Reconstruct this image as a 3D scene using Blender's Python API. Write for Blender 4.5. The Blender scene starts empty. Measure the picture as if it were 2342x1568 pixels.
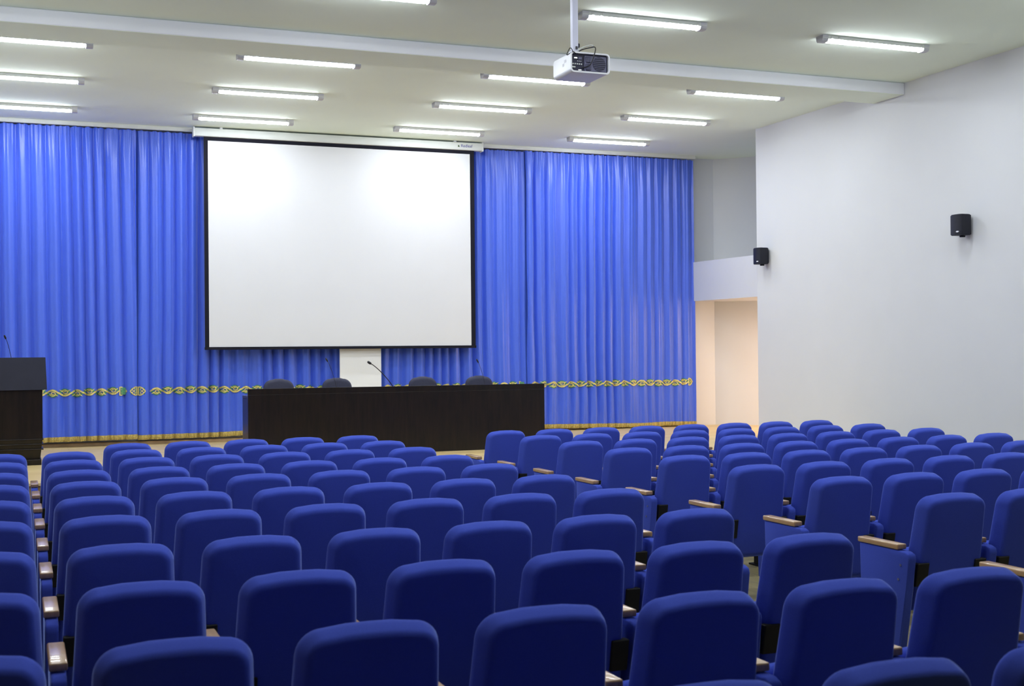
import bpy, bmesh, math, random
from mathutils import Vector, Matrix
random.seed(7)
SC = bpy.context.scene
COL = SC.collection
PI = math.pi

# ------------------------------------------------------------------ camera
F_PX, YAW, PITCH, ROLL = 2873.28, 0.374654, 0.008723, -0.009580
EYE = Vector((0.0, 0.0, 1.73))
fwd = Vector((math.sin(YAW)*math.cos(PITCH), math.cos(YAW)*math.cos(PITCH), math.sin(PITCH)))
rgt = Vector((math.cos(YAW), -math.sin(YAW), 0.0))
upv = rgt.cross(fwd)
r2 = rgt*math.cos(ROLL) + upv*math.sin(ROLL)
u2 = -rgt*math.sin(ROLL) + upv*math.cos(ROLL)
cam_d = bpy.data.cameras.new('camera')
cam = bpy.data.objects.new('camera', cam_d); COL.objects.link(cam)
cam_d.sensor_fit = 'HORIZONTAL'; cam_d.sensor_width = 36.0
cam_d.lens = F_PX/2342*36.0
cam_d.clip_start = 0.05; cam_d.clip_end = 100
cam.matrix_world = Matrix(((r2.x, u2.x, -fwd.x, EYE.x), (r2.y, u2.y, -fwd.y, EYE.y),
                           (r2.z, u2.z, -fwd.z, EYE.z), (0, 0, 0, 1)))
cam_d.dof.use_dof = True; cam_d.dof.focus_distance = 13.0; cam_d.dof.aperture_fstop = 6.3
SC.camera = cam

# ------------------------------------------------------------------ light and exposure
SC.view_settings.view_transform = 'Standard'
SC.view_settings.look = 'None'
SC.view_settings.gamma = 1.0
SC.view_settings.use_curve_mapping = False
SC.view_settings.exposure = 0.0
TUBE_STRENGTH = 64.0
TUBE_COLOR = (0.90, 0.965, 1.06)
world = bpy.data.worlds.new('world'); SC.world = world; world.use_nodes = True
world.node_tree.nodes['Background'].inputs[0].default_value = (0.5, 0.55, 0.6, 1)
world.node_tree.nodes['Background'].inputs[1].default_value = 0.0

def warm_lamp():
    d = bpy.data.lights.new('side_room_light', 'AREA'); d.shape = 'RECTANGLE'
    d.size = 0.5; d.size_y = 0.5; d.energy = 48.0; d.color = (1.0, 0.72, 0.52)
    o = bpy.data.objects.new('side_room_light', d); COL.objects.link(o)
    o.location = (11.75, 16.45, 2.45)
    o.rotation_euler = (0, math.radians(12), 0)
warm_lamp()

# ------------------------------------------------------------------ materials
def mat(name, col, rough=0.6, spec=0.5, metal=0.0, sheen=0.0, sheen_tint=(1, 1, 1), coat=0.0, noise=0.0,
        nscale=8.0, bump=0.0, bscale=200.0, emit=None, estr=0.0, sheen_rough=0.5):
    m = bpy.data.materials.new(name); m.use_nodes = True
    nt = m.node_tree; b = nt.nodes['Principled BSDF']
    b.inputs['Base Color'].default_value = (*col, 1)
    b.inputs['Roughness'].default_value = rough
    b.inputs['Specular IOR Level'].default_value = spec
    b.inputs['Metallic'].default_value = metal
    b.inputs['Sheen Weight'].default_value = sheen
    b.inputs['Sheen Roughness'].default_value = sheen_rough
    b.inputs['Sheen Tint'].default_value = (*sheen_tint, 1)
    b.inputs['Coat Weight'].default_value = coat
    if emit:
        b.inputs['Emission Color'].default_value = (*emit, 1)
        b.inputs['Emission Strength'].default_value = estr
    if noise > 0 or bump > 0:
        tc = nt.nodes.new('ShaderNodeTexCoord')
    if noise > 0:
        n = nt.nodes.new('ShaderNodeTexNoise'); n.inputs['Scale'].default_value = nscale; n.inputs['Detail'].default_value = 4
        nt.links.new(tc.outputs['Object'], n.inputs['Vector'])
        r = nt.nodes.new('ShaderNodeValToRGB')
        r.color_ramp.elements[0].position = 0.3; r.color_ramp.elements[1].position = 0.7
        r.color_ramp.elements[0].color = (*[c*(1-noise) for c in col], 1)
        r.color_ramp.elements[1].color = (*[min(1, c*(1+noise)) for c in col], 1)
        nt.links.new(n.outputs['Fac'], r.inputs['Fac']); nt.links.new(r.outputs['Color'], b.inputs['Base Color'])
    if bump > 0:
        n2 = nt.nodes.new('ShaderNodeTexNoise'); n2.inputs['Scale'].default_value = bscale; n2.inputs['Detail'].default_value = 2
        nt.links.new(tc.outputs['Object'], n2.inputs['Vector'])
        bp = nt.nodes.new('ShaderNodeBump'); bp.inputs['Strength'].default_value = bump; bp.inputs['Distance'].default_value = 0.002
        nt.links.new(n2.outputs['Fac'], bp.inputs['Height']); nt.links.new(bp.outputs['Normal'], b.inputs['Normal'])
    return m

def wood_planks(name, c1, c2, c3, plank_l, plank_w, rough, rot=0.0, gap=0.004):
    m = bpy.data.materials.new(name); m.use_nodes = True
    nt = m.node_tree; b = nt.nodes['Principled BSDF']; L = nt.links.new
    tc = nt.nodes.new('ShaderNodeTexCoord'); mp = nt.nodes.new('ShaderNodeMapping'); mp.inputs['Rotation'].default_value = (0, 0, rot)
    L(tc.outputs['Object'], mp.inputs['Vector'])
    br = nt.nodes.new('ShaderNodeTexBrick')
    br.inputs['Scale'].default_value = 1.0; br.inputs['Brick Width'].default_value = plank_l; br.inputs['Row Height'].default_value = plank_w
    br.inputs['Mortar Size'].default_value = gap; br.inputs['Mortar Smooth'].default_value = 0.1
    br.inputs['Color1'].default_value = (*c1, 1); br.inputs['Color2'].default_value = (*c2, 1)
    br.inputs['Mortar'].default_value = (*[c*0.45 for c in c3], 1); br.inputs['Bias'].default_value = 0.0
    L(mp.outputs['Vector'], br.inputs['Vector'])
    mp2 = nt.nodes.new('ShaderNodeMapping'); mp2.inputs['Scale'].default_value = (1.2, 22, 1); L(mp.outputs['Vector'], mp2.inputs['Vector'])
    n = nt.nodes.new('ShaderNodeTexNoise'); n.inputs['Scale'].default_value = 2.0; n.inputs['Detail'].default_value = 6; n.inputs['Roughness'].default_value = 0.65
    L(mp2.outputs['Vector'], n.inputs['Vector'])
    r = nt.nodes.new('ShaderNodeValToRGB'); r.color_ramp.elements[0].position = 0.35; r.color_ramp.elements[1].position = 0.7
    r.color_ramp.elements[0].color = (*c3, 1); r.color_ramp.elements[1].color = (1, 1, 1, 1)
    L(n.outputs['Fac'], r.inputs['Fac'])
    mx = nt.nodes.new('ShaderNodeMix'); mx.data_type = 'RGBA'; mx.blend_type = 'MULTIPLY'; mx.inputs[0].default_value = 0.55
    L(br.outputs['Color'], mx.inputs[6]); L(r.outputs['Color'], mx.inputs[7]); L(mx.outputs[2], b.inputs['Base Color'])
    b.inputs['Roughness'].default_value = rough
    return m

def dark_veneer(name, c1, c2, rough=0.35):
    m = bpy.data.materials.new(name); m.use_nodes = True
    nt = m.node_tree; b = nt.nodes['Principled BSDF']; L = nt.links.new
    tc = nt.nodes.new('ShaderNodeTexCoord'); mp = nt.nodes.new('ShaderNodeMapping'); mp.inputs['Scale'].default_value = (9, 9, 0.9)
    L(tc.outputs['Object'], mp.inputs['Vector'])
    n = nt.nodes.new('ShaderNodeTexNoise'); n.inputs['Scale'].default_value = 2.2; n.inputs['Detail'].default_value = 7; n.inputs['Roughness'].default_value = 0.7
    L(mp.outputs['Vector'], n.inputs['Vector'])
    r = nt.nodes.new('ShaderNodeValToRGB'); r.color_ramp.elements[0].position = 0.35; r.color_ramp.elements[1].position = 0.72
    r.color_ramp.elements[0].color = (*c1, 1); r.color_ramp.elements[1].color = (*c2, 1)
    L(n.outputs['Fac'], r.inputs['Fac']); L(r.outputs['Color'], b.inputs['Base Color'])
    b.inputs['Roughness'].default_value = rough; b.inputs['Specular IOR Level'].default_value = 0.35
    return m

M = {}
M['wall'] = mat('wall_paint', (0.72, 0.725, 0.73), 0.75, 0.25, noise=0.015, nscale=1.5)
M['ceil'] = mat('ceiling_paint', (0.88, 0.96, 0.82), 0.85, 0.2, noise=0.02, nscale=0.8)
M['beam'] = mat('beam_paint', (0.84, 0.85, 0.87), 0.8, 0.2, noise=0.015, nscale=1.0)
M['seat'] = mat('seat_fabric', (0.054, 0.086, 0.455), 0.95, 0.05, sheen=1.0, sheen_tint=(0.40, 0.52, 1.0), sheen_rough=0.24, noise=0.06, nscale=260, bump=0.35, bscale=420)
M['armwood'] = wood_planks('arm_wood', (0.50, 0.31, 0.14), (0.56, 0.36, 0.17), (0.62, 0.5, 0.38), 2.0, 0.5, 0.32, rot=PI/2, gap=0.0)
M['black'] = mat('black_metal', (0.006, 0.006, 0.006), 0.6, 0.3, noise=0.1, nscale=30)
M['steel'] = mat('steel', (0.6, 0.6, 0.6), 0.3, 0.5, metal=1.0, noise=0.05, nscale=50)
M['curtain'] = mat('curtain_satin', (0.052, 0.130, 0.74), 0.36, 0.75, sheen=0.5, sheen_tint=(0.65, 0.75, 1.0), noise=0.04, nscale=90, bump=0.15, bscale=500)
M['gold'] = mat('gold_embroidery', (0.74, 0.62, 0.20), 0.5, 0.4, noise=0.25, nscale=60)
M['green'] = mat('green_embroidery', (0.09, 0.29, 0.14), 0.55, 0.4, noise=0.25, nscale=60)
M['fringe'] = mat('gold_fringe', (0.50, 0.38, 0.11), 0.7, 0.3, noise=0.35, nscale=70, bump=0.8, bscale=120)
M['stage'] = wood_planks('stage_laminate', (0.66, 0.50, 0.24), (0.76, 0.61, 0.31), (0.74, 0.60, 0.40), 1.25, 0.19, 0.42, gap=0.002)
M['floor'] = wood_planks('hall_laminate', (0.40, 0.35, 0.16), (0.46, 0.40, 0.19), (0.70, 0.62, 0.44), 1.25, 0.19, 0.35, rot=PI/2)
M['skirt'] = mat('brown_skirting', (0.60, 0.42, 0.24), 0.45, 0.4, noise=0.2, nscale=6)
M['riser'] = mat('stage_riser_wood', (0.26, 0.17, 0.09), 0.5, 0.4, noise=0.2, nscale=5)
M['panel'] = mat('white_board', (0.86, 0.87, 0.87), 0.5, 0.3, noise=0.01, nscale=3)
M['white'] = mat('white_plastic', (0.80, 0.81, 0.82), 0.4, 0.5, noise=0.01, nscale=5)
M['cream'] = mat('cream_metal', (0.70, 0.72, 0.68), 0.5, 0.4, noise=0.01, nscale=5)
M['screen'] = mat('screen_cloth', (0.74, 0.74, 0.75), 0.8, 0.1, noise=0.008, nscale=2)
M['sblack'] = mat('screen_border', (0.012, 0.012, 0.02), 0.8, 0.15, noise=0.1, nscale=10)
M['veneer'] = dark_veneer('dark_veneer', (0.0065, 0.0052, 0.0036), (0.020, 0.0125, 0.0075), 0.30)
M['navy'] = mat('lectern_board', (0.022, 0.024, 0.042), 0.45, 0.35, noise=0.08, nscale=8)
M['leather'] = mat('office_leather', (0.022, 0.023, 0.052), 0.55, 0.35, noise=0.1, nscale=40, bump=0.2, bscale=150)
M['mic'] = mat('microphone_black', (0.008, 0.008, 0.012), 0.4, 0.5, noise=0.1, nscale=60)
M['greycap'] = mat('grey_plastic', (0.58, 0.58, 0.60), 0.45, 0.4, noise=0.03, nscale=10)
M['tube'] = mat('lamp_diffuser', (0.9, 0.9, 0.9), 0.5, 0.3, emit=TUBE_COLOR, estr=TUBE_STRENGTH)
M['speaker'] = mat('speaker_black', (0.010, 0.011, 0.020), 0.55, 0.35, noise=0.15, nscale=40)
M['logo'] = mat('white_badge', (0.85, 0.85, 0.9), 0.3, 0.5, noise=0.01, nscale=4)
M['bluetext'] = mat('blue_print', (0.06, 0.06, 0.30), 0.6, 0.3, noise=0.02, nscale=4)
M['greenmark'] = mat('green_print', (0.08, 0.12, 0.05), 0.6, 0.3, noise=0.02, nscale=4)
M['pjdark'] = mat('projector_dark', (0.018, 0.018, 0.045), 0.5, 0.4, noise=0.1, nscale=20)
M['pjpanel'] = mat('projector_panel', (0.16, 0.16, 0.25), 0.5, 0.4, noise=0.06, nscale=20)
M['pole'] = mat('pole_paint', (0.55, 0.56, 0.66), 0.4, 0.4, noise=0.02, nscale=10)
M['lens'] = mat('lens_glass', (0.01, 0.01, 0.015), 0.05, 0.8, noise=0.05, nscale=5)
M['cable'] = mat('cable_black', (0.01, 0.01, 0.012), 0.5, 0.4, noise=0.05, nscale=30)
M['cablewhite'] = mat('cable_grey', (0.45, 0.47, 0.46), 0.5, 0.4, noise=0.05, nscale=30)

# ------------------------------------------------------------------ mesh helpers
def link(name, bm, m, parent=None, smooth=False, mats=None):
    me = bpy.data.meshes.new(name)
    bmesh.ops.recalc_face_normals(bm, faces=bm.faces)
    bm.to_mesh(me); bm.free()
    for x in (mats or [m]): me.materials.append(x)
    if smooth:
        for p in me.polygons: p.use_smooth = True
    o = bpy.data.objects.new(name, me); COL.objects.link(o)
    if parent: o.parent = parent
    return o

def shade_auto(o, deg=40):
    me = o.data
    for p in me.polygons: p.use_smooth = True
    me.set_sharp_from_angle(angle=math.radians(deg))
    return o

def tag(o, label=None, cat=None, group=None, kind=None):
    if label: o['label'] = label
    if cat: o['category'] = cat
    if group: o['group'] = group
    if kind: o['kind'] = kind
    return o

def thing(name, loc, label, cat, group=None, rz=0.0):
    o = bpy.data.objects.new(name, None); COL.objects.link(o)
    o.empty_display_size = 0.1; o.location = loc; o.rotation_euler = (0, 0, rz)
    return tag(o, label, cat, group)

def box(bm, x0, x1, y0, y1, z0, z1, bev=0.0, seg=2):
    vs = [bm.verts.new((x, y, z)) for x in (x0, x1) for y in (y0, y1) for z in (z0, z1)]
    idx = [(0, 1, 3, 2), (4, 6, 7, 5), (0, 4, 5, 1), (2, 3, 7, 6), (0, 2, 6, 4), (1, 5, 7, 3)]
    fs = [bm.faces.new([vs[i] for i in f]) for f in idx]
    if bev > 0:
        es = list({e for f in fs for e in f.edges})
        bmesh.ops.bevel(bm, geom=es, offset=bev, segments=seg, affect='EDGES', profile=0.5)
    return bm

def bx(*a, **k):
    return box(bmesh.new(), *a, **k)

def prism(bm, pts, axis, a, b):
    """closed polygon pts (2D) extruded along axis from a to b"""
    def P(p, t):
        return {'x': (t, p[0], p[1]), 'y': (p[0], t, p[1]), 'z': (p[0], p[1], t)}[axis]
    A = [bm.verts.new(P(p, a)) for p in pts]; B = [bm.verts.new(P(p, b)) for p in pts]
    n = len(pts)
    bm.faces.new(A); bm.faces.new(B[::-1])
    for i in range(n): bm.faces.new((A[i], B[i], B[(i+1) % n], A[(i+1) % n]))
    return bm

def tube(bm, pts, rad, seg=8, caps=True):
    pts = [Vector(p) for p in pts]
    rads = rad if isinstance(rad, (list, tuple)) else [rad]*len(pts)
    rings = []
    t0 = (pts[1]-pts[0]).normalized()
    ref = Vector((0, 0, 1)) if abs(t0.z) < 0.9 else Vector((1, 0, 0))
    nrm = t0.cross(ref).normalized()
    for i, p in enumerate(pts):
        t = (pts[min(i+1, len(pts)-1)]-pts[max(i-1, 0)]).normalized()
        nrm = (nrm - t*nrm.dot(t)).normalized(); bn = t.cross(nrm)
        rings.append([bm.verts.new(p + (nrm*math.cos(2*PI*k/seg) + bn*math.sin(2*PI*k/seg))*rads[i]) for k in range(seg)])
    for a, b in zip(rings, rings[1:]):
        for k in range(seg): bm.faces.new((a[k], a[(k+1) % seg], b[(k+1) % seg], b[k]))
    if caps:
        bm.faces.new(rings[0][::-1]); bm.faces.new(rings[-1])
    return bm

def cyl(bm, c, r, h, axis='z', seg=24, r_top=None):
    """cylinder from c along axis by h"""
    d = {'x': Vector((1, 0, 0)), 'y': Vector((0, 1, 0)), 'z': Vector((0, 0, 1))}[axis]
    c = Vector(c)
    return tube(bm, [c, c+d*h], [r, r if r_top is None else r_top], seg)

def rounded_outline(wt, wb, z0, z1, rt, rb, ins=0.0, k=7, crown=0.0):
    """trapezoid with rounded corners, x-z plane, constant point count"""
    ht = wt/2-ins; hb = wb/2-ins; z0 = z0+ins; z1 = z1-ins
    rt = max(rt-ins, 0.012); rb = max(rb-ins, 0.008)
    pts = []
    def arc(cx, cz, r, a0, a1):
        for i in range(k+1):
            a = a0+(a1-a0)*i/k; pts.append((cx+r*math.cos(a), cz+r*math.sin(a)))
    arc(ht-rt, z1-rt, rt, 0.06, PI/2)
    for t in (0.25, 0.5, 0.75):
        x = (ht-rt)*(1-2*t); pts.append((x, z1+crown*(1-(x/(ht))**2)))
    arc(-(ht-rt), z1-rt, rt, PI/2, PI-0.06)
    for t in (0.33, 0.66):
        pts.append((-(ht+(hb-ht)*t), z1-rt+(z0+rb-(z1-rt))*t))
    arc(-(hb-rb), z0+rb, rb, PI, 1.5*PI)
    for t in (0.33, 0.66): pts.append((-(hb-rb)*(1-2*t), z0))
    arc(hb-rb, z0+rb, rb, 1.5*PI, 2*PI)
    for t in (0.33, 0.66):
        pts.append((hb+(ht-hb)*t, z0+rb+(z1-rt-z0-rb)*t))
    return pts

def pad(wt, wb, z0, z1, rt, rb, T, R, lean=0.0, crown=0.006, dome=0.006, zref=None, y0=0.0, ns=6, rear=None):
    """upholstered slab standing in x-z with rolled edges; lean shears y by (zref - z)"""
    bm = bmesh.new(); zref = z1 if zref is None else zref
    lay = []
    for i in range(2*ns+1):
        t = -PI/2+PI*i/(2*ns)
        lay.append((R*(1-math.cos(t)), T*math.sin(t)))
    if rear:                      # broad roll sloping to the rear, tight roll at the front
        slope, rr, rf = rear; yr = -T; ya = T-rf
        # sloping top facet, then a tight roll into the rear face
        sa = math.radians(slope); yb = yr+rr*(1-math.sin(sa)); ib = (ya-yb)*math.tan(sa)
        roll = [(ib+rr*(math.cos(sa)-math.sin(a)), yr+rr*(1-math.cos(a))) for a in [(PI/2-sa)*k/6 for k in range(7)]]
        Hr = roll[0][0]
        lay = roll[:]
        for t in (0.33, 0.66): lay.append((ib*(1-t)*(1-0.25*t), yb+(ya-yb)*t))
        lay += [(rf*(1-math.cos(PI/2*k/5)), ya+rf*math.sin(PI/2*k/5)) for k in range(0, 6)]
        lay = [(Hr+0.07, yr-dome)]+lay+[(rf+0.07, T+dome)]
    else:
        lay = [(R+0.07, -T-dome)]+lay+[(R+0.07, T+dome)]
    rings = []
    for ins, y in lay:
        rings.append([bm.verts.new((x, y0+y+(zref-z)*lean, z)) for x, z in rounded_outline(wt, wb, z0, z1, rt, rb, ins, crown=crown)])
    n = len(rings[0])
    for a, b in zip(rings, rings[1:]):
        for i in range(n): bm.faces.new((a[i], a[(i+1) % n], b[(i+1) % n], b[i]))
    for ring, s in ((rings[0], -1), (rings[-1], 1)):
        c = sum((v.co for v in ring), Vector())/n; c.y += s*dome*0.8
        cv = bm.verts.new(c)
        for i in range(n): bm.faces.new((ring[i], ring[(i+1) % n], cv))
    return bm

def struct(name, bm, m, **k):
    return tag(link(name, bm, m, **k), kind='structure')

# ------------------------------------------------------------------ the room
ZC, HS = 5.0, 0.5                    # ceiling height, stage height
XL, XR, YB, YF = -1.7, 10.12, -11.0, 18.58
CORNER_Y = 15.86
struct('floor', bx(XL-0.2, 12.5, YB-0.2, YF+0.2, -0.2, 0.0), M['floor'])
struct('ceiling', bx(XL-0.2, 12.5, YB-0.2, YF+0.3, ZC, ZC+0.2), M['ceil'])
struct('wall_left', bx(XL-0.2, XL, 9.0, YF+0.2, 0, ZC), M['wall'])
struct('wall_left_rear_unseen_dark', bx(XL-0.2, XL, YB-0.2, 9.0, 0, ZC), M['riser'])  # unseen dark panelling, invented to cut bounce light on the seat backs
struct('wall_back_unseen_dark', bx(XL, XR, YB-0.2, YB, 0, ZC), M['riser'])  # invented wall behind the camera, dark and distant to keep seat backs dim
struct('wall_front', bx(XL, 11.10, YF, YF+0.2, 0, ZC), M['wall'])
struct('wall_right', bx(XR, XR+0.25, YB, CORNER_Y, 0, ZC), M['wall'])
# the side alcove: end wall, slanting wall, far wall
struct('wall_alcove_near', bx(XR+0.25, 12.3, CORNER_Y-0.2, CORNER_Y, 0, ZC), M['wall'])
struct('wall_alcove_slant', prism(bmesh.new(), [(10.96, 18.62), (12.14, 17.51), (12.28, 17.66), (11.10, 18.77)], 'z', 0, ZC), M['wall'])
struct('wall_alcove_right', bx(12.1, 12.3, CORNER_Y, 17.68, 0, ZC), M['wall'])
# header over the side passage, flush with the right hand wall
bm = bmesh.new()
foot = [(XR, CORNER_Y, 2.538, 3.153), (10.53, 18.58, 2.585, 3.235), (11.01, 18.58, 2.585, 3.235), (12.1, 17.56, 2.57, 3.2), (12.1, CORNER_Y, 2.538, 3.153)]
A = [bm.verts.new((p[0], p[1], p[2])) for p in foot]; B = [bm.verts.new((p[0], p[1], p[3])) for p in foot]
bm.faces.new(A[::-1]); bm.faces.new(B)
for i in range(5): bm.faces.new((A[i], A[(i+1) % 5], B[(i+1) % 5], B[i]))
struct('wall_header', bm, M['wall'])
struct('ceiling_beam', bx(XL, XR, 12.52, 13.12, ZC-0.145, ZC, bev=0.012), M['beam'], mats=[M['beam'], M['ceil']])
for p_ in bpy.data.objects['ceiling_beam'].data.polygons:
    if p_.normal.z < -0.7: p_.material_index = 1
# stage
struct('stage_floor', bx(XL, 12.1, 13.28, YF, HS-0.03, HS, bev=0.006), M['stage'])
struct('stage_riser', bx(XL, XR, 13.31, 13.36, 0, HS-0.03), M['riser'])
struct('baseboard_front', bx(XL, 10.5, 18.50, YF, HS, HS+0.045, bev=0.004), M['skirt'])
struct('baseboard_right', bx(XR-0.018, XR, YB, 13.28, 0, 0.07, bev=0.004), M['skirt'])

# ------------------------------------------------------------------ curtains
def vnoise(x, seed):
    i = math.floor(x); f = x-i; f = f*f*(3-2*f)
    def h(n):
        v = math.sin(n*127.1+seed*311.7)*43758.5453; return (v-math.floor(v))*2-1
    return h(i)*(1-f)+h(i+1)*f

def fold_y(x, z, seed):
    """depth of the curtain cloth at (x, z)"""
    h = (z-0.6)/4.3
    xs = x + 0.03*vnoise(x*1.3+5, seed+9)*(1-h) + 0.012*vnoise(z*1.1+x*0.7, seed+3)
    u = xs*2*PI/0.175 + 2.6*vnoise(xs*1.9, seed) + 1.5*vnoise(xs*4.3, seed+1)
    amp = 0.052 + 0.030*vnoise(xs*2.3, seed+2)
    s = math.sin(u)
    w = 1-2*abs(math.sin(u/2))**0.75 if True else s
    big = 0.022*vnoise(xs*1.7, seed+4)
    small = 0.010*math.sin(xs*2*PI/0.071 + 2*vnoise(xs*4, seed+5))
    top = max(0.0, min(1.0, (z-4.45)/0.45)); bot = max(0.0, min(1.0, (1.0-z)/0.4))
    y = w*amp*(1-0.45*top)*(1-0.35*bot) + big*(1-0.5*top) + small*(0.55+0.45*bot)
    y += top*0.008*math.sin(xs*2*PI/0.042+3*vnoise(xs*6, seed+6))
    y += bot*0.006*math.sin(xs*2*PI/0.036+3*vnoise(xs*6, seed+7))
    return y

def ribbon(bm, fn, pts, w, off, mi):
    """flat embroidered ribbon along pts (x, z) laid on the cloth"""
    n = len(pts); L = []; R = []
    for i in range(n):
        x, z = pts[i]; a = pts[max(0, i-1)]; b = pts[min(n-1, i+1)]
        tx, tz = b[0]-a[0], b[1]-a[1]; l = math.hypot(tx, tz) or 1
        ww = w(i/(n-1)) if callable(w) else w
        nx, nz = -tz/l*ww/2, tx/l*ww/2
        L.append(bm.verts.new((x+nx, fn(x+nx, z+nz)-off, z+nz)))
        R.append(bm.verts.new((x-nx, fn(x-nx, z-nz)-off, z-nz)))
    for i in range(n-1):
        f = bm.faces.new((L[i], L[i+1], R[i+1], R[i])); f.material_index = mi

def curtain(x0, x1, seed, yc, label, band, ends, zb0, zb1):
    fn = lambda x, z: yc + fold_y(x, z, seed)
    z_top = 4.936
    def z_bot(x):
        t = (x+1.7)/12.2
        return zb0+(zb1-zb0)*(x-x0)/(x1-x0) + 0.012*vnoise(x*1.9, seed+20)
    nx = int((x1-x0)/0.0125); zs = [0, .012, .03, .05, .08, .12, .17, .23, .3, .38, .46, .55, .64, .72, .79, .85, .89, .92, .945, .965, .98, .99, 1]
    bm = bmesh.new(); rows = []
    for j, t in enumerate(zs):
        row = []
        for i in range(nx+1):
            x = x0+(x1-x0)*i/nx; zb = z_bot(x); z = zb+(z_top-zb)*t
            if j == len(zs)-1: z += 0.006*math.sin(x*2*PI/0.09)
            row.append(bm.verts.new((x, fn(x, z), z)))
        rows.append(row)
    for a, b in zip(rows, rows[1:]):
        for i in range(nx): bm.faces.new((a[i], a[i+1], b[i+1], b[i]))
    o = link('stage_curtain', bm, M['curtain'], smooth=True)
    tag(o, label, 'curtain', 'blue curtains across the stage wall')
    # fringe
    bm = bmesh.new(); nf = int((x1-x0)/0.008); R0 = []; R1 = []; R2 = []
    for i in range(nf+1):
        x = x0+(x1-x0)*i/nf; zb = z_bot(x)
        y = fn(x, zb)
        R0.append(bm.verts.new((x, y-0.008, zb+0.012)))
        R1.append(bm.verts.new((x, y-0.016+0.004*(i % 2), zb-0.025)))
        R2.append(bm.verts.new((x, y-0.012+0.006*(i % 2), zb-0.052-0.006*random.random())))
    for a, b in ((R0, R1), (R1, R2)):
        for i in range(nf): bm.faces.new((a[i], a[i+1], b[i+1], b[i]))
    link('fringe', bm, M['fringe'], o, smooth=False)
    # embroidered scroll band
    bm = bmesh.new(); b0, b1 = band; H = 0.055
    zc = lambda x: 1.248 + 0.010*vnoise(x*1.6, seed+30) + (0.012 if x < 4 else -0.008)
    half = 0.155; k = 0; x = b0
    nh = int(round((b1-b0)/half)); half = (b1-b0)/nh
    for k in range(nh):
        x = b0+half*k; s = 1 if k % 2 == 0 else -1; N = 22
        wave = lambda t: (x+half*t, zc(x+half*t)+s*0.040*math.sin(PI*t)-s*0.004)
        anti = lambda t: (x+half*t, zc(x+half*t)-s*0.036*math.sin(PI*t))
        ribbon(bm, fn, [anti(t/N) for t in range(N+1)], lambda t: 0.016+0.034*math.sin(PI*t), 0.008, 1)
        ribbon(bm, fn, [(x+half*(0.22+0.5*t/12), zc(x)+s*(0.010+0.022*math.sin(PI*t/12))) for t in range(13)], lambda t: 0.006+0.030*math.sin(PI*t), 0.008, 1)
        ribbon(bm, fn, [wave(-0.04+1.08*t/N) for t in range(N+1)], lambda t: 0.017+0.008*math.sin(PI*t), 0.013, 0)
        cx, cz = x+half*0.52, zc(x+half*0.5)-s*0.010
        sp = []
        for t in range(30):
            a = -s*(PI*0.9-t/29*PI*2.7); r = 0.034*(1-t/29*0.74)
            sp.append((cx+r*1.2*math.cos(a), cz+r*math.sin(a)))
        ribbon(bm, fn, sp, lambda t: 0.015-0.004*t, 0.013, 0)
        ribbon(bm, fn, [(x+half*(0.66+0.30*t/10), zc(x)-s*(0.018+0.030*t/10)) for t in range(11)], lambda t: 0.017*(1-t)+0.003, 0.013, 0)
        ribbon(bm, fn, [(x+half*(0.34-0.30*t/10), zc(x)-s*(0.018+0.026*t/10)) for t in range(11)], lambda t: 0.015*(1-t)+0.003, 0.013, 0)
    for e, s in ends:
        for q in (-1, 1):
            ribbon(bm, fn, [(e+s*(0.005+0.085*t/16), zc(e)+q*0.058*math.cos(PI/2*t/16)) for t in range(17)], 0.016, 0.012, 0)
            ribbon(bm, fn, [(e+s*0.042+0.02*math.cos(a/16*2*PI), zc(e)+q*0.024+0.018*math.sin(a/16*2*PI)) for a in range(17)], 0.010, 0.012, 0)
        ribbon(bm, fn, [(e-s*0.004, zc(e)-0.062+0.124*t/12) for t in range(13)], 0.016, 0.012, 0)
        ribbon(bm, fn, [(e+s*0.045, zc(e)-0.05+0.1*t/12) for t in range(13)], 0.07, 0.008, 1)
    e_ = link('embroidered_band', bm, M['gold'], o, mats=[M['gold'], M['green']])
    e_['label'] = 'gold and green scroll embroidery'
    return o

M['armwood'].node_tree.nodes['Principled BSDF'].inputs['Coat Weight'].default_value = 0.5
YCU = 18.40
curtain(XL+0.03, 1.562, 1, YCU, 'blue floor-length curtain panel at the far left, behind the lectern', (-1.54, 1.31), [(1.325, 1), (1.550, -1)], 0.628, 0.628)
curtain(1.565, 4.475, 2, YCU+0.045, 'blue curtain panel left of the white panel, partly behind the screen', (1.74, 4.43), [(1.580, 1)], 0.632, 0.645)
curtain(5.115, 7.505, 3, YCU+0.045, 'blue curtain panel right of the white panel, behind the screen edge', (5.14, 7.33), [(7.36, 1)], 0.615, 0.600)
curtain(7.485, 10.515, 4, YCU, 'blue curtain panel at the right, ending beside the lit side passage', (7.52, 10.37), [(10.375, 1)], 0.598, 0.572)
o = link('curtain_rail', bx(XL, 10.53, 18.33, 18.37, 4.945, ZC, bev=0.003), M['cream'])
tag(o, 'long cream curtain rail under the ceiling above the blue curtains', 'curtain rail')

o = link('white_panel', bx(4.445, 5.078, 18.29, 18.32, HS, 2.6, bev=0.003), M['panel'])
tag(o, 'tall white panel standing between the blue curtains below the screen', 'panel')
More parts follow.
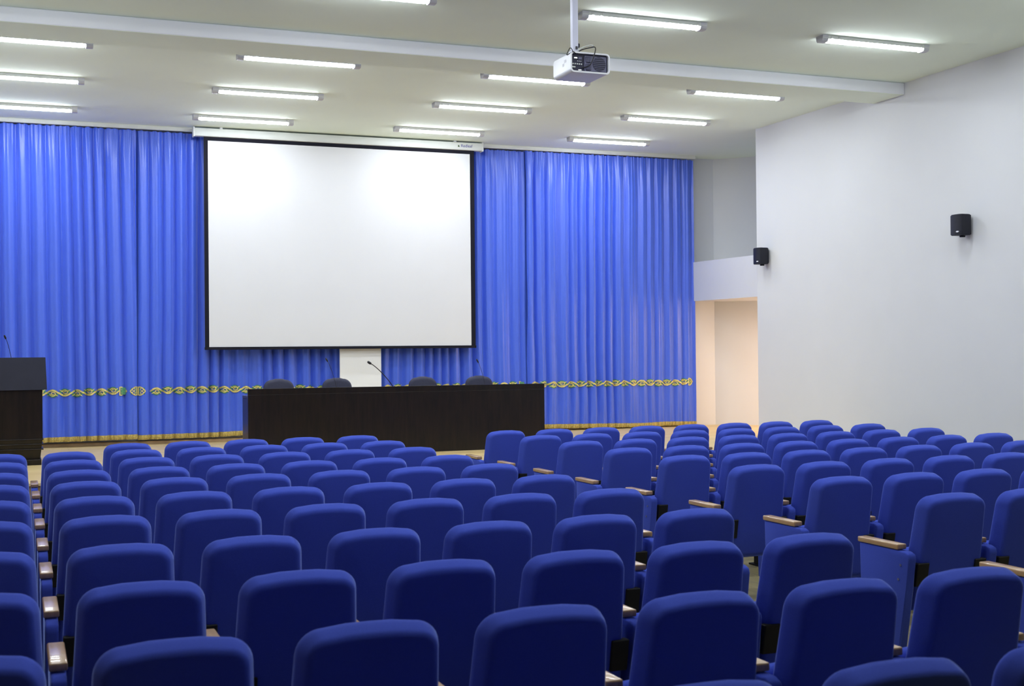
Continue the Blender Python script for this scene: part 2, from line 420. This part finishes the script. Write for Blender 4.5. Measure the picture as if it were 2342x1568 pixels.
# ------------------------------------------------------------------ projection screen
KS = 18.20/18.07
scr = thing('projection_screen', (4.475*KS, 18.20, 1.73+(4.9-1.73)*KS), 'large white projection screen with black border hanging before the blue curtains', 'projection screen')
def sx(x): return (x-4.475)*KS
def sz(z): return (z-4.9)*KS
b = bx(sx(2.315), sx(6.64), -0.045, 0.06, sz(4.84), sz(4.955), bev=0.010)
shade_auto(link('casing', b, M['cream'], scr))
for x in (2.305, 6.625): link('end_cap', bx(sx(x), sx(x)+0.025, -0.055, 0.07, sz(4.83), sz(4.965), bev=0.006), M['cream'], scr)
for x in (2.7, 6.2): link('ceiling_bracket', bx(sx(x)-0.02, sx(x)+0.02, -0.02, 0.03, sz(4.95), 5.0-(1.73+(4.9-1.73)*KS)), M['greycap'], scr)
fab = bx(sx(2.455), sx(6.510), 0.0, 0.004, sz(1.865), sz(4.85))
link('screen_border', fab, M['sblack'], scr)
link('screen_surface', bx(sx(2.513), sx(6.440), -0.003, 0.0, sz(1.868), sz(4.786)), M['screen'], scr)
link('bottom_bar', bx(sx(2.450), sx(6.515), -0.018, 0.018, sz(1.828), sz(1.866), bev=0.005), M['sblack'], scr)
cu = bpy.data.curves.new('t', 'FONT'); cu.body = 'Redleaf'; cu.size = 0.062; cu.extrude = 0.0008; cu.align_x = 'LEFT'
to = bpy.data.objects.new('t', cu); COL.objects.link(to)
bpy.context.view_layer.update()
me = bpy.data.meshes.new_from_object(to.evaluated_get(bpy.context.evaluated_depsgraph_get()))
bpy.data.objects.remove(to); me.materials.clear(); me.materials.append(M['bluetext'])
lt = bpy.data.objects.new('printed_name', me); COL.objects.link(lt); lt.parent = scr
lt.location = (sx(6.285), -0.0465, sz(4.882)); lt.rotation_euler = (PI/2, 0, 0)
bm = bmesh.new()
prism(bm, [(sx(6.235), sz(4.885)), (sx(6.262), sz(4.880)), (sx(6.258), sz(4.905)), (sx(6.240), sz(4.912))], 'y', -0.0475, -0.0455)
link('printed_leaf', bm, M['greenmark'], scr)

# ------------------------------------------------------------------ ceiling lights
def half_profile(w, d, n=10, p=0.7):
    """shallow lens section below zero: (y, z)"""
    out = []
    for i in range(n+1):
        a = PI+PI*i/n; c = math.cos(a); out.append((w/2*math.copysign(abs(c)**p, c), d*math.sin(a)))
    return out
def make_light_meshes():
    d = {}
    bm = bmesh.new(); box(bm, 0.0, 1.36, -0.060, 0.060, -0.038, 0.0, bev=0.006); d['housing'] = link('housing', bm, M['cream'])
    # diffuser with rounded ends
    bm = bmesh.new(); L0, L1 = 0.072, 1.288; rings = []
    prof = []
    for i in range(9):
        a = PI/2*i/8; prof.append((L0+0.03*(1-math.sin(a)), 0.35+0.65*math.sin(a)))
    prof = [(0.072, 0.5), (0.078, 0.72), (0.09, 0.9), (0.11, 1.0)]
    st = prof+[(1.36-x, s) for x, s in prof[::-1]]
    for x, s in st: rings.append([bm.verts.new((x, y*s, -0.037+z*s)) for y, z in half_profile(0.108, 0.026)])
    for a, b2 in zip(rings, rings[1:]):
        for i in range(len(a)-1): bm.faces.new((a[i], a[i+1], b2[i+1], b2[i]))
    bm.faces.new(rings[0]); bm.faces.new(rings[-1][::-1])
    d['diffuser'] = link('diffuser', bm, M['tube'], smooth=True)
    for nm, x0, x1 in (('a', 0.0, 0.070), ('b', 1.29, 1.36)):
        bm = bmesh.new()
        prism(bm, half_profile(0.124, 0.068, 12, 0.35), 'x', x0, x1)
        for v in bm.verts: v.co.z -= 0.001
        d[nm] = shade_auto(link('end_cap', bm, M['greycap']))
    for i, x in enumerate((0.10, 0.19, 1.25)):
        d['clip%d' % i] = link('clip', bx(x, x+0.022, -0.066, -0.056, -0.034, -0.010, bev=0.003), M['steel'])
    return d
LM = make_light_meshes()
lparts = list(LM.values())
for q in lparts: COL.objects.unlink(q)
rown = ['in the row nearest the curtains', 'second row from the curtains', 'third row from the curtains', 'in front of the ceiling beam', 'in the row level with the projector', 'in the row before the projector', 'in the row nearest the camera']
coln = ['on the lectern side', 'in line with the screen left half', 'in line with the screen right half', 'nearest the right wall']
for r, Y in enumerate((17.33, 15.50, 13.66, 10.93, 8.60, 6.30, 4.00)):
    for c, X in enumerate((-0.62, 2.215, 5.03, 7.76)):
        lab = 'fluorescent light %s, %s' % (rown[r], coln[c])
        t = thing('ceiling_light', (X, Y, ZC), lab, 'ceiling light', 'lit fluorescent ceiling lights')
        for q in lparts:
            k = q.copy(); COL.objects.link(k); k.parent = t

# ------------------------------------------------------------------ auditorium seats
LEAN = 0.20
def seat_meshes():
    d = {}
    d['backrest'] = link('backrest', pad(0.434, 0.486, 0.30, 0.95, 0.080, 0.03, 0.052, 0.058, lean=LEAN, crown=0.009, dome=0.004, y0=-0.014, rear=(18, 0.032, 0.026)), M['seat'], smooth=True)
    # seat cushion, tipped up
    bm = pad(0.44, 0.45, 0.27, 0.63, 0.06, 0.06, 0.045, 0.040, lean=0.16, y0=0.24)
    d['cushion'] = link('seat_cushion', bm, M['seat'], smooth=True)
    # arm panel (left side of the seat); profile in (y, z)
    prof = [(0.40, 0.10), (0.415, 0.655), (0.09, 0.650), (0.03, 0.652), (-0.005, 0.640), (-0.012, 0.615), (0.02, 0.44), (0.075, 0.10)]
    for nm, xc in (('arm', -0.275), ('arm_r', 0.275)):
        bm = bmesh.new(); prism(bm, prof, 'x', xc-0.026, xc+0.026)
        bmesh.ops.bevel(bm, geom=[e for e in bm.edges], offset=0.010, segments=3, affect='EDGES', profile=0.5)
        d[nm] = shade_auto(link('armrest', bm, M['seat']), 50)
        bm = bmesh.new(); box(bm, xc-0.031, xc+0.031, 0.075, 0.425, 0.655, 0.685, bev=0.007, seg=3)
        d[nm+'_cap'] = shade_auto(link('arm_cap', bm, M['armwood']), 50)
        bm = bmesh.new(); box(bm, xc-0.018, xc+0.018, 0.13, 0.34, 0.012, 0.11, bev=0.004)
        box(bm, xc-0.03, xc+0.03, 0.08, 0.40, 0.0, 0.014, bev=0.004)
        d[nm+'_leg'] = link('leg', bm, M['black'])
    for nm, s in (('br_l', -1), ('br_r', 1)):
        bm = bmesh.new()
        x0, x1 = sorted((s*0.232, s*0.155))
        zr = lambda z: -0.066+(0.95-z)*LEAN
        pts = [(zr(0.585)-0.012, 0.585), (zr(0.585)+0.03, 0.585), (zr(0.455)+0.03, 0.455), (zr(0.455)-0.012, 0.455)]
        prism(bm, pts, 'x', x0, x1)
        bmesh.ops.bevel(bm, geom=[e for e in bm.edges], offset=0.004, segments=1, affect='EDGES')
        d[nm] = link('hinge_bracket', bm, M['black'])
    for i, (y, z) in enumerate(((0.055, 0.575), (0.075, 0.495))):
        bm = bmesh.new(); cyl(bm, (-0.305, y, z), 0.007, 0.006, 'x', 10)
        d['bolt%d' % i] = link('bolt', bm, M['steel'])
    return d
SM = seat_meshes()
for q in SM.values(): COL.objects.unlink(q)
ROW_Y = [2.585, 3.561, 4.541, 5.509, 6.485, 7.443, 8.444, 9.397, 10.342, 11.278, 12.222]
ROW_T = [0.950, 0.953, 0.948, 0.947, 0.953, 0.951, 0.944, 0.938, 0.938, 0.936, 0.931]
XLEFT, XRIGHT, PIT = 0.398, 4.735, 0.55
ORD = ['', 'first', 'second', 'third', 'fourth', 'fifth', 'sixth', 'seventh', 'eighth', 'ninth', 'tenth', 'eleventh']
def part(key, parent):
    o = SM[key].copy(); COL.objects.link(o); o.parent = parent; return o
def seat(x, row, block, nth, right_arm, bolts):
    rw = ORD[11-row]
    if nth == 1: who = 'beside the aisle'
    else: who = '%s from the aisle' % ORD[nth]
    lab = 'blue tip-up seat, %s block, %s row from the stage, %s' % (block, rw, who)
    t = thing('auditorium_seat', (x, ROW_Y[row], 0.0), lab, 'seat', 'blue seats in the %s block' % block)
    t.scale = (1, 1, ROW_T[row]/0.956)
    part('backrest', t); part('cushion', t)
    arms = ['arm'] + (['arm_r'] if right_arm else [])
    for a in arms:
        p = part(a, t); part(a+'_cap', p); part(a+'_leg', t)
        if bolts and a == 'arm':
            part('bolt0', p); part('bolt1', p)
    part('br_l', t); part('br_r', t)
for r in range(0, 11):
    lo = {10: 1, 0: 0}.get(r, -1)
    for c in range(lo, 6):
        seat(XLEFT+PIT*c, r, 'left', 6-c, c == 5, False)
def px_of(x, y):
    a = math.atan2(x, y)-YAW
    return 1171+F_PX*math.tan(a)
for r in range(2, 11):
    for c in range(0, 8):
        x = XRIGHT+PIT*c
        if px_of(x-0.32, ROW_Y[r]+0.45) > 2360: continue
        seat(x, r, 'right', c+1, c == 7, c == 0)

# ------------------------------------------------------------------ desk on the stage
DX0, DX1, DY = 2.570, 6.440, 15.23
dk = thing('conference_desk', ((DX0+DX1)/2, DY+0.35, HS), 'long dark wooden conference desk on the stage below the screen', 'desk')
w = (DX1-DX0)/2
link('front_panel', bx(-w, w, -0.35, -0.312, 0, 0.765, bev=0.002), M['veneer'], dk)
link('top_rail', bx(-w, w, -0.3505, -0.312, 0.766, 0.838, bev=0.001), M['veneer'], dk)
link('tabletop', bx(-w+0.002, w-0.002, -0.31, 0.07, 0.72, 0.75, bev=0.003), M['veneer'], dk)
for s in (-1, 1):
    x0, x1 = sorted((s*w, s*(w-0.03)))
    link('side_panel', bx(x0, x1, -0.31, 0.05, 0, 0.718, bev=0.002), M['veneer'], dk)
link('middle_panel', bx(-0.015, 0.015, -0.31, 0.05, 0, 0.718), M['veneer'], dk)

# office chairs behind the desk
def office_chair(x, y, rz, label):
    t = thing('office_chair', (x, y, HS), label, 'chair', 'office chairs behind the desk', rz)
    bm = pad(0.40, 0.47, 0.50, 0.925, 0.115, 0.08, 0.045, 0.05, lean=-0.12, crown=0.012, y0=0.20, zref=0.5)
    link('backrest', bm, M['leather'], t, smooth=True)
    bm = bmesh.new(); box(bm, -0.24, 0.24, -0.25, 0.22, 0.42, 0.50, bev=0.03, seg=4); shade_auto(link('seat', bm, M['leather'], t), 60)
    bm = bmesh.new(); tube(bm, [(0, 0.0, 0.40), (0, 0.2, 0.41), (0, 0.275, 0.46), (0, 0.30, 0.62)], 0.016, 8); link('back_support', bm, M['black'], t, smooth=True)
    bm = bmesh.new(); cyl(bm, (0, 0, 0.10), 0.028, 0.32, 'z', 14); link('column', bm, M['steel'], t, smooth=False)
    bm = bmesh.new()
    for k in range(5):
        a = 2*PI*k/5+0.3
        tube(bm, [(0, 0, 0.11), (0.15*math.cos(a), 0.15*math.sin(a), 0.095), (0.28*math.cos(a), 0.28*math.sin(a), 0.075)], [0.024, 0.02, 0.014], 8)
    link('star_base', bm, M['black'], t, smooth=True)
    for k in range(5):
        a = 2*PI*k/5+0.3; bm = bmesh.new()
        c = (0.28*math.cos(a), 0.28*math.sin(a), 0.03)
        cyl(bm, (c[0]-0.02, c[1], c[2]), 0.03, 0.04, 'x', 14); link('caster', bm, M['black'], t)
for x, dz, lab in ((3.145, 0, 'navy padded office chair behind the desk, leftmost of four'),
                   (3.915, 0, 'navy office chair behind the desk, overlapping the white panel'),
                   (5.100, 0, 'navy office chair behind the desk, just right of the white panel'),
                   (5.910, 0, 'navy padded office chair behind the desk, rightmost of four')):
    office_chair(x, 16.05, 0.0, lab)

# gooseneck microphones on the desk and lectern
def gooseneck(base, tip, label, thick=0.004, head=0.011, group='gooseneck microphones'):
    t = thing('gooseneck_microphone', base, label, 'microphone', group)
    v = Vector(tip)-Vector(base)
    bm = bmesh.new(); cyl(bm, (0, 0, 0), 0.045, 0.018, 'z', 20, r_top=0.036); link('base', bm, M['mic'], t)
    pts = []
    for i in range(15):
        s = i/14
        pts.append(Vector((v.x*(s**1.25), v.y*(s**1.25), 0.014+(v.z-0.014)*(1-(1-s)**1.15))))
    bm = bmesh.new(); tube(bm, pts, thick, 8); link('gooseneck', bm, M['mic'], t, smooth=True)
    d = (pts[-1]-pts[-2]).normalized(); p = pts[-1]
    bm = bmesh.new(); tube(bm, [p-d*0.004, p+d*0.006, p+d*0.03, p+d*0.05, p+d*0.056], [thick, head*0.85, head, head*0.8, head*0.35], 12)
    link('microphone_head', bm, M['mic'], t, smooth=True)
TZ = HS+0.75
gooseneck((4.475, 15.46, TZ), (4.16, 15.46, 1.622), 'long black gooseneck microphone on the desk, before the white panel', 0.0055, 0.017)
gooseneck((3.72, 15.45, TZ), (3.60, 15.45, 1.655), 'thin gooseneck microphone on the desk, before the second chair from left', 0.0026, 0.010)
gooseneck((5.70, 15.45, TZ), (5.60, 15.45, 1.62), 'thin gooseneck microphone on the desk, before the rightmost chair', 0.0026, 0.010)

# ------------------------------------------------------------------ lectern
lx0, lx1 = -0.52, 0.29
lc = (lx0+lx1)/2; hw = (lx1-lx0)/2
le = thing('lectern', (lc, 15.72, HS), 'dark wooden lectern with navy front board at the left of the stage', 'lectern')
bm = bmesh.new()
prism(bm, [(-0.22, 0.868), (-0.19, 1.243), (-0.165, 1.243), (-0.195, 0.868)], 'x', -hw-0.01, hw+0.005)
for v in bm.verts:
    if v.co.z < 1.0: v.co.x *= 1.035
link('front_board', bm, M['navy'], le)
bm = bmesh.new(); prism(bm, [(-0.165, 1.20), (-0.165, 1.235), (0.24, 1.09), (0.24, 1.055)], 'x', -hw, hw); link('reading_top', bm, M['veneer'], le)
bm = bmesh.new(); prism(bm, [(-0.19, 0.30), (-0.19, 0.866), (-0.165, 1.20), (0.20, 1.065), (0.20, 0.30)], 'x', -hw+0.03, hw-0.03); link('body', bm, M['veneer'], le)
for z in (0.288, 0.232, 0.174):
    link('moulding', bx(-hw+0.022, hw-0.022, -0.202, 0.21, z, z+0.014, bev=0.004), M['veneer'], le)
bm = bmesh.new()
prism(bm, [(-0.19, 0.30), (0.20, 0.30), (0.17, 0.065), (-0.16, 0.065)], 'x', -hw+0.032, hw-0.032)
for v in bm.verts:
    if v.co.z < 0.1: v.co.x *= 0.93
link('lower_body', bm, M['veneer'], le)
link('plinth', bx(-hw+0.03, hw-0.045, -0.215, 0.2, 0, 0.066, bev=0.006), M['veneer'], le)
gooseneck((-0.07, 15.80, HS+1.185), (-0.13, 15.70, 1.96), 'thin gooseneck microphone standing on the lectern', 0.003, 0.011)

# ------------------------------------------------------------------ wall speakers
def wall_speaker(y, z, label):
    t = thing('wall_speaker', (XR, y, z), label, 'speaker', 'black wall speakers')
    # cabinet: curved front, plan outline in (x, y); front faces -x, turned towards the audience
    pts = [(-0.035, 0.085), (-0.035, -0.085), (-0.10, -0.105)]
    for i in range(9):
        a = -1+2*i/8; pts.append((-0.195-0.022*(1-a*a), a*0.105))
    pts += [(-0.10, 0.105)]
    bm = bmesh.new(); prism(bm, pts, 'z', -0.128, 0.128)
    bmesh.ops.bevel(bm, geom=[e for e in bm.edges if abs(e.verts[0].co.z-e.verts[1].co.z) < 1e-4], offset=0.008, segments=2, affect='EDGES')
    cab = shade_auto(link('cabinet', bm, M['speaker'], t), 35)
    link('wall_bracket', bx(-0.05, 0.0, -0.05, 0.05, -0.105, 0.105, bev=0.01), M['speaker'], t)
    bm = bmesh.new(); cyl(bm, (-0.10, 0, -0.15), 0.035, 0.03, 'z', 18); link('swivel_knob', bm, M['speaker'], t)
    gr = bmesh.new()
    g = []
    for zz in (-0.118, 0.118):
        row = []
        for i in range(9):
            a = -1+2*i/8; row.append(gr.verts.new((-0.2-0.022*(1-a*a), a*0.098, zz)))
        g.append(row)
    for i in range(8): gr.faces.new((g[0][i], g[0][i+1], g[1][i+1], g[1][i]))
    link('front_grille', gr, M['speaker'], t, smooth=True)
    bm = bmesh.new()
    ring = [(0.024*math.cos(2*PI*i/16)-0.045, 0.009*math.sin(2*PI*i/16)-0.088) for i in range(16)]
    prism(bm, ring, 'x', -0.221, -0.212)
    link('badge', bm, M['logo'], t)
    t.scale = (0.9, 0.9, 0.92)
    return t
for y, z, yaw, lab in ((11.44, 3.15, 0.0, 'black wall speaker on the right wall, nearer the camera and larger'),
                       (15.585, 3.11, 0.0, 'black wall speaker at the corner of the side passage, farther away')):
    t = wall_speaker(y, z, lab)

# ------------------------------------------------------------------ projector
px0, px1, pz0, pz1, py0, py1 = 4.058, 4.400, 3.945, 4.108, 9.0, 9.37
pc = Vector(((px0+px1)/2, (py0+py1)/2, (pz0+pz1)/2))
pj = thing('projector', (pc.x, pc.y, pc.z), 'white video projector hanging from a pole under the ceiling', 'projector')
W, D_, H_ = (px1-px0)/2, (py1-py0)/2, (pz1-pz0)/2
def rrect(w, h, r, n=6):
    p = []
    for cx, cz, a0 in ((w-r, h-r, 0), (-w+r, h-r, PI/2), (-w+r, -h+r, PI), (w-r, -h+r, 1.5*PI)):
        for i in range(n+1): p.append((cx+r*math.cos(a0+PI/2*i/n), cz+r*math.sin(a0+PI/2*i/n)))
    return p
bm = bmesh.new()
lay = [(W-0.012, H_-0.012, 0.02, -D_+0.03), (W-0.012, H_-0.012, 0.02, -D_), (W, H_, 0.03, -D_), (W, H_, 0.03, D_-0.03), (W-0.01, H_-0.01, 0.03, D_-0.005), (W-0.03, H_-0.03, 0.02, D_)]
rings = [[bm.verts.new((x, y, z)) for x, z in rrect(w_, h_, r_)] for w_, h_, r_, y in lay]
for a, b2 in zip(rings, rings[1:]):
    n = len(a)
    for i in range(n): bm.faces.new((a[i], a[(i+1) % n], b2[(i+1) % n], b2[i]))
bm.faces.new(rings[-1])
shade_auto(link('shell', bm, M['white'], pj), 40)
bm = bmesh.new(); prism(bm, rrect(W-0.013, H_-0.013, 0.018), 'y', -D_+0.022, -D_+0.03); link('rear_panel', bm, M['pjdark'], pj)
yq = -D_+0.021
bm = bmesh.new(); box(bm, -0.045, W-0.022, yq-0.006, yq, -H_+0.018, H_-0.022, bev=0.004); link('vent_panel', bm, M['pjpanel'], pj)
fan = link('fan_grille', cyl(bmesh.new(), (0.082, yq-0.010, -0.004), 0.056, 0.004, 'y', 28), M['pjdark'], pj)
for i in range(7):
    zz = -0.045+0.015*i; hh = math.sqrt(max(0, 0.054**2-zz*zz))
    link('slat', bx(0.082-hh, 0.082+hh, yq-0.013, yq-0.0095, -0.004+zz-0.0015, -0.004+zz+0.0015), M['pjpanel'], fan)
for z0_, z1_ in ((-0.058, -0.006), (0.004, 0.048)):
    v = link('vent_grille', bx(-0.036, 0.010, yq-0.010, yq-0.005, z0_, z1_, bev=0.004), M['pjdark'], pj)
    for i in range(4): link('slat', bx(-0.032+0.011*i, -0.028+0.011*i, yq-0.012, yq-0.009, z0_+0.004, z1_-0.004), M['pjpanel'], v)
for (x0, x1, z0_, z1_) in ((-0.135, -0.105, 0.028, 0.042), (-0.098, -0.066, 0.024, 0.046)):
    link('video_port', bx(x0, x1, yq-0.005, yq+0.001, z0_, z1_, bev=0.002), M['steel'] if x0 < -0.1 else M['pjpanel'], pj)
for i in range(3): link('status_light', cyl(bmesh.new(), (-0.102+0.014*i, yq-0.003, 0.012), 0.003, 0.004, 'y', 10), M['logo'], pj)
for i in range(5): link('audio_jack', cyl(bmesh.new(), (-0.142+0.018*i, yq-0.005, -0.012), 0.0055, 0.006, 'y', 12), M['cream'], pj)
link('video_port', bx(-0.152, -0.122, yq-0.005, yq+0.001, -0.042, -0.031, bev=0.002), M['cream'], pj)
link('power_socket', bx(-0.10, -0.070, yq-0.006, yq+0.001, -0.064, -0.054, bev=0.002), M['steel'], pj)
# side marks and controls
link('control_panel', bx(-W-0.0015, -W+0.001, -0.10, -0.06, 0.012, 0.034, bev=0.0007), M['greycap'], pj)
link('control_panel', bx(-W-0.0015, -W+0.001, -0.055, -0.025, -0.012, 0.010, bev=0.0007), M['greycap'], pj)
link('lens', cyl(bmesh.new(), (0.09, D_-0.01, 0.0), 0.045, 0.035, 'y', 28), M['lens'], pj)
pole_x = 4.175-pc.x
link('pole', bx(pole_x-0.025, pole_x+0.025, -0.025, 0.025, H_+0.02, ZC-pc.z, bev=0.006), M['pole'], pj)
link('ceiling_plate', bx(pole_x-0.08, pole_x+0.08, -0.08, 0.08, ZC-pc.z-0.012, ZC-pc.z, bev=0.003), M['pole'], pj)
bm = bmesh.new(); box(bm, pole_x-0.05, pole_x+0.19, -0.10, 0.10, H_, H_+0.012, bev=0.003); box(bm, pole_x-0.035, pole_x+0.035, -0.04, 0.04, H_+0.008, H_+0.05, bev=0.005)
link('mount', bm, M['pole'], pj)
link('mount_knob', cyl(bmesh.new(), (pole_x+0.025, 0, H_+0.095), 0.020, 0.014, 'x', 16), M['mic'], pj)
link('mount_clamp', bx(pole_x-0.002, pole_x+0.016, -0.034, -0.024, H_+0.058, H_+0.082, bev=0.002), M['mic'], pj)
for sgn in (0.115,): link('mount_screw', cyl(bmesh.new(), (sgn, -0.09, H_), 0.006, 0.022, 'z', 10), M['greycap'], pj)
def cable(pts, r, m):
    # smooth with catmull-rom
    P = [Vector(p) for p in pts]; out = []
    for i in range(len(P)-1):
        p0, p1, p2, p3 = P[max(0, i-1)], P[i], P[i+1], P[min(len(P)-1, i+2)]
        for k in range(8):
            t = k/8; out.append(0.5*((2*p1)+(-p0+p2)*t+(2*p0-5*p1+4*p2-p3)*t*t+(-p0+3*p1-3*p2+p3)*t**3))
    out.append(P[-1])
    link('cable', tube(bmesh.new(), out, r, 8), m, pj, smooth=True)
cable([(pole_x, -0.03, H_+0.02), (pole_x+0.03, -0.07, H_+0.045), (pole_x+0.08, -0.14, H_+0.052), (0.035, -0.20, H_+0.040), (0.03, -D_-0.018, H_-0.005), (-0.01, -D_-0.014, -0.02), (-0.075, -D_+0.005, -0.045)], 0.0045, M['cable'])
cable([(pole_x-0.01, -0.03, H_+0.014), (pole_x+0.02, -0.08, H_+0.055), (pole_x+0.07, -0.15, H_+0.068), (0.025, -0.19, H_+0.055)], 0.004, M['cablewhite'])
cable([(pole_x-0.03, -0.05, H_+0.012), (pole_x-0.07, -0.10, H_+0.040), (pole_x-0.105, -0.14, H_+0.030), (-W-0.008, -0.13, H_-0.02), (-W+0.02, -D_-0.003, H_-0.005), (-W+0.05, -D_+0.01, H_-0.02)], 0.0035, M['cable'])
